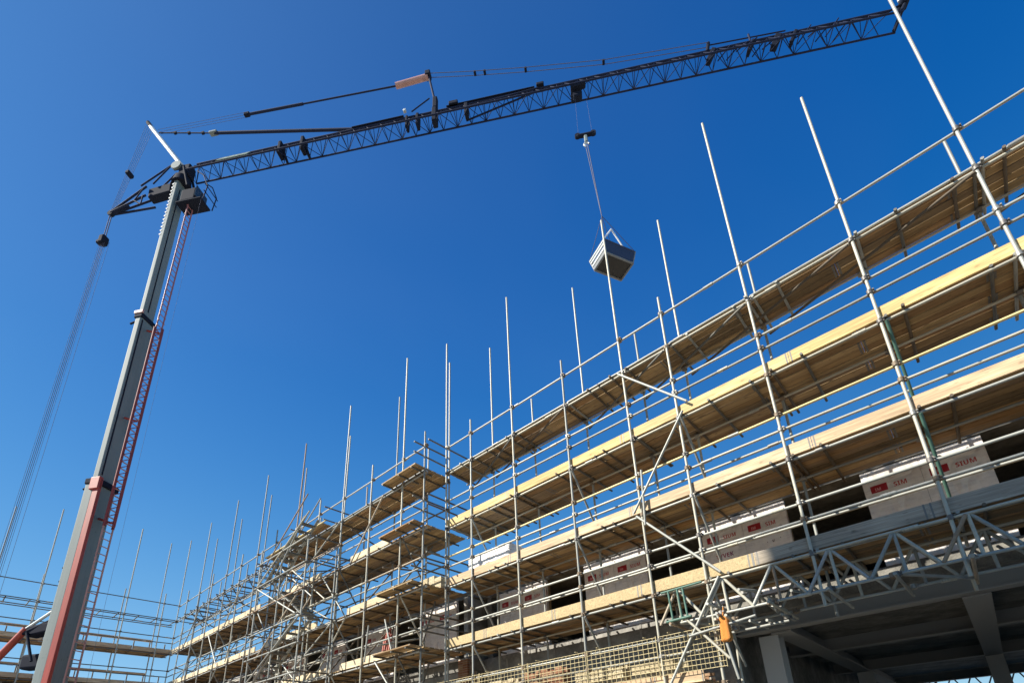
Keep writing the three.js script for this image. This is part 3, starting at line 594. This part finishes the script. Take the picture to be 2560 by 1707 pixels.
  for (const k of [-1, 1]) for (let s = s0; s < s1 - 0.1; s += 6.2) tube(jib, 'chord', [s, yb, o * k], [Math.min(s + 6.2, s1), yb, o * k], 0.045, M.jib);
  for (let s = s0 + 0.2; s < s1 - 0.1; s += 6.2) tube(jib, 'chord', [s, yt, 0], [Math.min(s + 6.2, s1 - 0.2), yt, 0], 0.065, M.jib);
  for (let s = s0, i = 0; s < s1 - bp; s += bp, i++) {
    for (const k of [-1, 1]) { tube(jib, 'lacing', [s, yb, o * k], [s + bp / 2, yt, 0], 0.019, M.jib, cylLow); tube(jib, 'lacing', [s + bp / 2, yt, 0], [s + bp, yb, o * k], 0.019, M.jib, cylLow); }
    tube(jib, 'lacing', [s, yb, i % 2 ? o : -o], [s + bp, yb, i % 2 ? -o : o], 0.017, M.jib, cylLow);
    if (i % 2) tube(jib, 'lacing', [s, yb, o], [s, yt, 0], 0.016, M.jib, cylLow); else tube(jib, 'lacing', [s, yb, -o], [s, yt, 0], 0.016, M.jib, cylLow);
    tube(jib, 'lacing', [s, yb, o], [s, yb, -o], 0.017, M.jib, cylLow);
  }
  // hinges, walkways, machinery on the jib
  for (const s of [6.0, 7.35]) { put(jib, 'hinge_frame', new RoundedBoxGeometry(0.2, 0.95, 0.5, 2, 0.05), M.craneDark, s, 34.7, 0); tube(jib, 'hinge_arm', [s, 35.1, 0.2], [s + 0.25, 34.1, -0.35], 0.07, M.craneDark); }
  for (const [a, b] of [[10.2, 13.2], [15.6, 17.7], [17.7, 20.4]]) put(jib, 'walkway', new RoundedBoxGeometry(b - a, 0.05, 0.26, 2, 0.02), M.craneDark, (a + b) / 2, 35.2, 0);
  for (const [s, y, w, h] of [[13.4, 34.6, 0.14, 0.85], [14.0, 34.6, 0.16, 0.9], [16.0, 35.3, 0.5, 0.25], [16.7, 34.6, 0.2, 0.8], [20.7, 35.25, 0.4, 0.2]]) put(jib, 'joint_block', new RoundedBoxGeometry(w, h, 0.4, 2, 0.04), M.craneDark, s, y, 0);
  for (const z of [-0.3, 0.3]) tube(jib, 'fold_strut', [16.6, 34.35, z], [20.6, 35.1, z * 0.2], 0.045, M.jib);
  put(jib, 'king_post_foot', new RoundedBoxGeometry(0.26, 1.1, 0.45, 2, 0.05), M.craneDark, 14.95, 34.65, 0);
  put(jib, 'king_post_block', new RoundedBoxGeometry(0.26, 0.9, 0.28, 2, 0.06), M.craneDark, 14.95, 35.8, 0);
  tube(jib, 'king_post', [14.9, 36.2, 0], [14.52, 38.55, 0], 0.06, M.jib); tube(jib, 'post_stay', [14.6, 36.4, 0], [13.7, 35.2, 0.2], 0.035, M.jib);
  put(jib, 'lamp_box', new RoundedBoxGeometry(0.16, 0.16, 0.16, 2, 0.03), M.strut, 13.3, 35.4, 0.2);
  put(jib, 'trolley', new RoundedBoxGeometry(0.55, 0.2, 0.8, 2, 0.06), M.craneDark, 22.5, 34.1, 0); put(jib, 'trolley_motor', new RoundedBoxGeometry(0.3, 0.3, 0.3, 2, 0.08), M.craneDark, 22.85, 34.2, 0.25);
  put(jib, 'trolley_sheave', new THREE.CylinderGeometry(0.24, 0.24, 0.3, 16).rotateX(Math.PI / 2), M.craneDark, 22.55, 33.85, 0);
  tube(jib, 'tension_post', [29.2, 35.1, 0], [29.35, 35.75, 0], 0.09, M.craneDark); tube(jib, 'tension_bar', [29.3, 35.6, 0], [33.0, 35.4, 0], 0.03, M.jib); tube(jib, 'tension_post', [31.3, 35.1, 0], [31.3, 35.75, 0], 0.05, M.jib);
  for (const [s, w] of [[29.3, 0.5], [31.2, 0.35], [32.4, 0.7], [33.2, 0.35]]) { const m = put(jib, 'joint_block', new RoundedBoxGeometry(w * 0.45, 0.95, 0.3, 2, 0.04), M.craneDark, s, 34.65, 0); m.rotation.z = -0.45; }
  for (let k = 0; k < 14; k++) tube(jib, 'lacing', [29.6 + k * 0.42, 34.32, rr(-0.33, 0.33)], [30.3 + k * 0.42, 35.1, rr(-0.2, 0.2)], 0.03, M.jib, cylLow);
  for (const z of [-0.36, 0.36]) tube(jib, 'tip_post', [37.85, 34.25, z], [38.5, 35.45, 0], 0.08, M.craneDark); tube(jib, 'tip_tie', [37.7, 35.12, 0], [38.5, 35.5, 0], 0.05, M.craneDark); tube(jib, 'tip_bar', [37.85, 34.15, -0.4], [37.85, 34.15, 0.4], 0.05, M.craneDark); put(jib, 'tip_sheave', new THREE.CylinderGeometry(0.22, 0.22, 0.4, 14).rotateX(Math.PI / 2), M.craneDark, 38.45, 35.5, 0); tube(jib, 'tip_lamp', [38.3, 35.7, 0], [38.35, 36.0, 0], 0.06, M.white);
  { // name board hung on the near side of the first jib section: worn, its lettering not legible
    const g = new RoundedBoxGeometry(1.9, 0.62, 0.05, 2, 0.01);
    const t = tex(256, 64, (u, v) => { const b = Math.abs(v - 0.5) < 0.28 && vnoise(u * 22, v * 3, 22, 3) > 0.42; return b ? [0.16, 0.22, 0.2] : [0.42, 0.5, 0.47]; }, true);
    put(jib, 'name_board', g, new THREE.MeshStandardMaterial({ map: t, roughness: 0.6 }), 3.25, 34.62, 0.27).rotation.x = -0.4;
  }
  // tie system
  const tie = new THREE.Group(); tie.name = 'tie_system'; crane.add(tie);
  tube(tie, 'back_mast', [-0.25, 35.2, 0], [-3.3, 39.75, 0], 0.13, M.strut); tube(tie, 'back_mast_tip', [-3.25, 39.7, 0], [-3.65, 40.3, 0], 0.12, M.craneDark);
  tube(tie, 'tie_chain', [-2.6, 39.0, 0], [1.34, 37.72, 0], 0.035, M.jib); for (const t of [0.3, 0.55, 0.8]) put(tie, 'shackle', boxGeo(0.16, 0.14, 0.12), M.craneDark, -2.6 + 3.94 * t, 39.0 - 1.28 * t, 0);
  put(tie, 'yoke', new RoundedBoxGeometry(0.5, 0.16, 0.28, 2, 0.05), M.mast, 1.3, 37.72, 0);
  tube(tie, 'tie_bar', [1.34, 37.72, 0], [10.2, 35.2, 0], 0.085, M.jib);
  for (const z of [-0.12, 0, 0.12]) tube(tie, 'rope', [-2.6, 39.1, z], [3.35, 38.78, z], 0.009, M.rope, cylLow);
  tube(tie, 'tie_rod', [3.3, 38.78, 0], [6.9, 38.56, 0], 0.075, M.jib); tube(tie, 'tie_rod', [6.8, 38.56, 0], [12.6, 38.22, 0], 0.045, M.jib);
  put(tie, 'rod_end', new RoundedBoxGeometry(0.35, 0.22, 0.22, 2, 0.05), M.craneDark, 3.3, 38.78, 0);
  tube(tie, 'spring_case', [12.6, 38.22, 0], [14.5, 38.38, 0], 0.16, M.salmon);
  put(tie, 'post_head', new RoundedBoxGeometry(0.3, 0.35, 0.4, 2, 0.05), M.craneDark, 14.5, 38.5, 0);
  for (const z of [-0.1, 0.1]) { let p0 = [14.5, 38.5, z]; for (const q of [[17.2, 37.72, z], [20, 37.02, z], [24.1, 36.15, z], [29.3, 35.65, z]]) { tube(tie, 'rope', p0, q, 0.017, M.rope, cylLow); p0 = q; } }
  for (const [s, y] of [[17.2, 37.72], [17.75, 37.6], [20, 37.02], [24.1, 36.15]]) put(tie, 'rope_clamp', new RoundedBoxGeometry(0.13, 0.15, 0.22, 2, 0.03), M.craneDark, s, y, 0);
  // rear arm with winch and rope falls
  const rear = new THREE.Group(); rear.name = 'rear_arm'; crane.add(rear);
  put(rear, 'winch_box', new RoundedBoxGeometry(1.4, 0.7, 0.45, 2, 0.06), M.craneDark, -1.15, 33.2, 0).rotation.z = 0.1;
  for (const z of [-0.35, 0.35]) { tube(rear, 'arm', [-1.9, 33.5, z], [-4.2, 32.45, z * 0.2], 0.06, M.jib); tube(rear, 'arm', [-1.8, 32.75, z], [-4.2, 32.4, z * 0.2], 0.06, M.jib); tube(rear, 'stay', [-0.8, 35.15, z * 0.6], [-2.3, 33.65, z], 0.045, M.jib); tube(rear, 'stay', [-0.8, 35.15, z * 0.6], [-1.5, 33.6, z], 0.04, M.jib); }
  tube(rear, 'arm', [-3.2, 32.75, 0], [-4.25, 32.4, 0], 0.12, M.jib); tube(rear, 'stay', [-0.8, 35.15, 0], [-0.1, 35.1, 0], 0.07, M.jib);
  for (const [a, b] of [[[-2.0, 33.3], [-2.4, 32.4]], [[-2.4, 32.4], [-1.9, 32.0]], [[-1.9, 32.0], [-1.9, 32.7]]]) tube(rear, 'guard', [...a, 0.4], [...b, 0.4], 0.035, M.jib);
  put(rear, 'tip_sheave', new THREE.CylinderGeometry(0.18, 0.18, 0.2, 14).rotateX(Math.PI / 2), M.craneDark, -4.24, 32.4, 0);
  for (let k = 0; k < 5; k++) tube(rear, 'rope', [-3.4 - 0.02 * k, 39.7, (k - 2) * 0.09], [-4.2, 32.5, (k - 2) * 0.05], 0.009, M.rope, cylLow);
  put(rear, 'rope_clamp', new RoundedBoxGeometry(0.25, 0.25, 0.4, 2, 0.05), M.craneDark, -3.83, 35.6, 0);
  for (const z of [-0.05, 0.05]) tube(rear, 'rope', [-4.24, 32.4, z], [-4.2, 30.4, z], 0.025, M.rope);
  put(rear, 'sheave_block', new RoundedBoxGeometry(0.35, 0.6, 0.4, 3, 0.1), M.craneDark, -4.2, 30.25, 0); put(rear, 'sheave_block', new RoundedBoxGeometry(0.6, 0.25, 0.3, 3, 0.08), M.craneDark, -4.25, 30.15, 0);
  for (let k = 0; k < 8; k++) tube(rear, 'rope', [-4.2 + (k - 3.5) * 0.05, 30.0, (k % 2) * 0.12 - 0.06], [-4.25 + (k - 3.5) * 0.055, 3.9, (k % 2) * 0.12 - 0.06], 0.0065, M.rope, cylLow);
  tube(rear, 'rope', [-3.75, 30.0, 0], [-3.75, 3.9, 0], 0.007, M.rope, cylLow);
  tube(crane, 'rope', [1.95, 31.4, 0.4], [2.0, 2.0, 0.4], 0.005, M.rope, cylLow);
}

// ------------------------------------------------------------------ hook block and hanging load
{
  const hb = thing('hook_block', 'dark crane hook block hanging below the middle of the jib', 'hook', [-8.04, 29.7, -5.5], TURN);
  put(hb, 'cross_bar', new RoundedBoxGeometry(0.85, 0.13, 0.2, 2, 0.05), M.craneDark, 0, 1.0, 0).rotation.z = 0.02;
  for (const s of [-0.38, 0.38]) put(hb, 'sheave', new THREE.CylinderGeometry(0.14, 0.14, 0.14, 16).rotateX(Math.PI / 2), M.craneDark, s, 1.03, 0);
  put(hb, 'swivel', new RoundedBoxGeometry(0.17, 0.5, 0.16, 2, 0.05), M.mast, 0, 0.68, 0);
  put(hb, 'hook', new THREE.TorusGeometry(0.12, 0.045, 8, 18, 4.6), M.strut, 0, 0.3, 0);
  for (const s of [-0.34, 0.34]) tube(hb, 'rope', [s, 1.1, 0], [s * 0.8, 4.2, 0], 0.005, M.rope, cylLow);
  const ld = thing('lifting_cage', 'open steel cage load with white slats hanging high on the crane slings', 'cage', [-7.88, 22.9, -5.62], Math.atan2(1.56, 0.69) - Math.PI / 2 + 0.0);
  // local: e2 = (0,0,-1) side by side, e1 = (-1,0,0)
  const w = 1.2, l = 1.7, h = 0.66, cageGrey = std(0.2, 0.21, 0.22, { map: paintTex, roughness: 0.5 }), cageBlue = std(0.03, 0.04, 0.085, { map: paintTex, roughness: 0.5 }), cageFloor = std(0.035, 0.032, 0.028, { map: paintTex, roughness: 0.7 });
  const at = (x, z, y) => { const k = 0.13 * (1 - y / h); return V(-w / 2 + (x - 0.5) * (w - 2 * k), y, -l / 2 + (0.5 - z) * (l - 2 * k)); };   // x, z in 0..1, tapering to the foot
  const slab = (name, mat, c, t) => {   // a plate through four corners, with thickness t
    const n = c[1].clone().sub(c[0]).cross(c[3].clone().sub(c[0])).normalize().multiplyScalar(t / 2);
    const q = [...c.map(v => v.clone().add(n)), ...c.map(v => v.clone().sub(n))], f = [[0, 1, 2, 3], [7, 6, 5, 4], [1, 0, 4, 5], [2, 1, 5, 6], [3, 2, 6, 7], [0, 3, 7, 4]], P = [], U = [];
    for (const r of f) for (const k of [0, 1, 2, 0, 2, 3]) { P.push(...q[r[k]].toArray()); U.push(k % 2, k > 1 ? 1 : 0); }
    const g = new THREE.BufferGeometry(); g.setAttribute('position', new THREE.Float32BufferAttribute(P, 3)); g.setAttribute('uv', new THREE.Float32BufferAttribute(U, 2)); g.computeVertexNormals();
    return put(ld, name, g, mat);
  };
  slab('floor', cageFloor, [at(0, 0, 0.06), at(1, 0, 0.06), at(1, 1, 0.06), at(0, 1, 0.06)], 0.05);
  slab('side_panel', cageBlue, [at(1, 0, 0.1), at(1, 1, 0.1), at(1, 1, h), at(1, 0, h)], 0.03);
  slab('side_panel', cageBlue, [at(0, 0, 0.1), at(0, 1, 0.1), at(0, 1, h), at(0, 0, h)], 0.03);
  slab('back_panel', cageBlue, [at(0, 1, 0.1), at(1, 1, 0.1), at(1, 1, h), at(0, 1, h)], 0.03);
  for (const [y0, y1, m] of [[h - 0.07, h, M.strut], [h - 0.22, h - 0.15, M.strut], [0.24, 0.33, M.strut], [0.05, 0.18, cageGrey]]) slab('slat', m, [at(0, 0, y0), at(1, 0, y0), at(1, 0, y1), at(0, 0, y1)], 0.06);
  for (const [x, z] of [[0, 0], [1, 0], [1, 1], [0, 1]]) tube(ld, 'corner_post', at(x, z, 0.03), at(x, z, h), 0.035, x && !z ? M.strut : cageGrey);
  for (const [p0, p1] of [[[0, 0], [1, 0]], [[1, 0], [1, 1]], [[1, 1], [0, 1]], [[0, 1], [0, 0]]]) { tube(ld, 'foot_rail', at(...p0, 0.03), at(...p1, 0.03), 0.05, cageGrey); tube(ld, 'top_rail', at(...p0, h), at(...p1, h), 0.035, cageBlue); }
  put(ld, 'contents', new RoundedBoxGeometry(w - 0.5, 0.35, l - 0.5, 3, 0.08), M.deck[4], -w / 2, 0.28, -l / 2);
  tube(ld, 'bail', [0, h, 0], [0, h + 0.85, -0.5], 0.035, M.white); tube(ld, 'bail', [0, h + 0.85, -0.5], [0, h, -1.02], 0.035, M.white);
  // slings up to the hook
  ld.updateMatrixWorld(true);
  const hook = ld.worldToLocal(V(-8.04, 29.85, -5.5)), ring = ld.worldToLocal(V(-7.84, 25.0, -5.66));
  for (const e of [-0.07, 0.07]) { const a = hook.clone(), b = ring.clone(); a.x += e; tube(ld, 'sling', a, b, 0.02, M.rope); }
  for (const [x, z] of [[0, 0], [-w, 0], [0, -l], [-w, -l]]) tube(ld, 'sling_leg', ring, V(x, h, z), 0.013, M.rope, cylLow);
}

// ------------------------------------------------------------------ neighbouring block behind the camera, whose shadow lies on the low right of the scaffold
{
  const w = 15, d = 9, h = 20.6;
  const t = thing('neighbouring_block', 'tall brick block behind the viewpoint shading the lower right of the scaffold', 'building', [-13.5 + w / 2, 0, 15.5 + d / 2]);
  box(t, 'wall', M.brick[1], 0, h / 2, 0, w, h, d);
  box(t, 'parapet', M.slab, 0, h - 0.05, 0, w + 0.1, 0.3, d + 0.1);
  const wg = boxGeo(1.4, 1.5, 0.12), fr = boxGeo(1.56, 1.66, 0.06);
  for (let f = 0; f < 6; f++) for (let k = 0; k < 6; k++) { put(t, 'window_frame', fr, M.white, -6 + k * 2.4, 2.2 + f * 3.1, -d / 2 - 0.02); put(t, 'window', wg, M.glass, -6 + k * 2.4, 2.2 + f * 3.1, -d / 2); }
}

renderer.render(scene, camera);
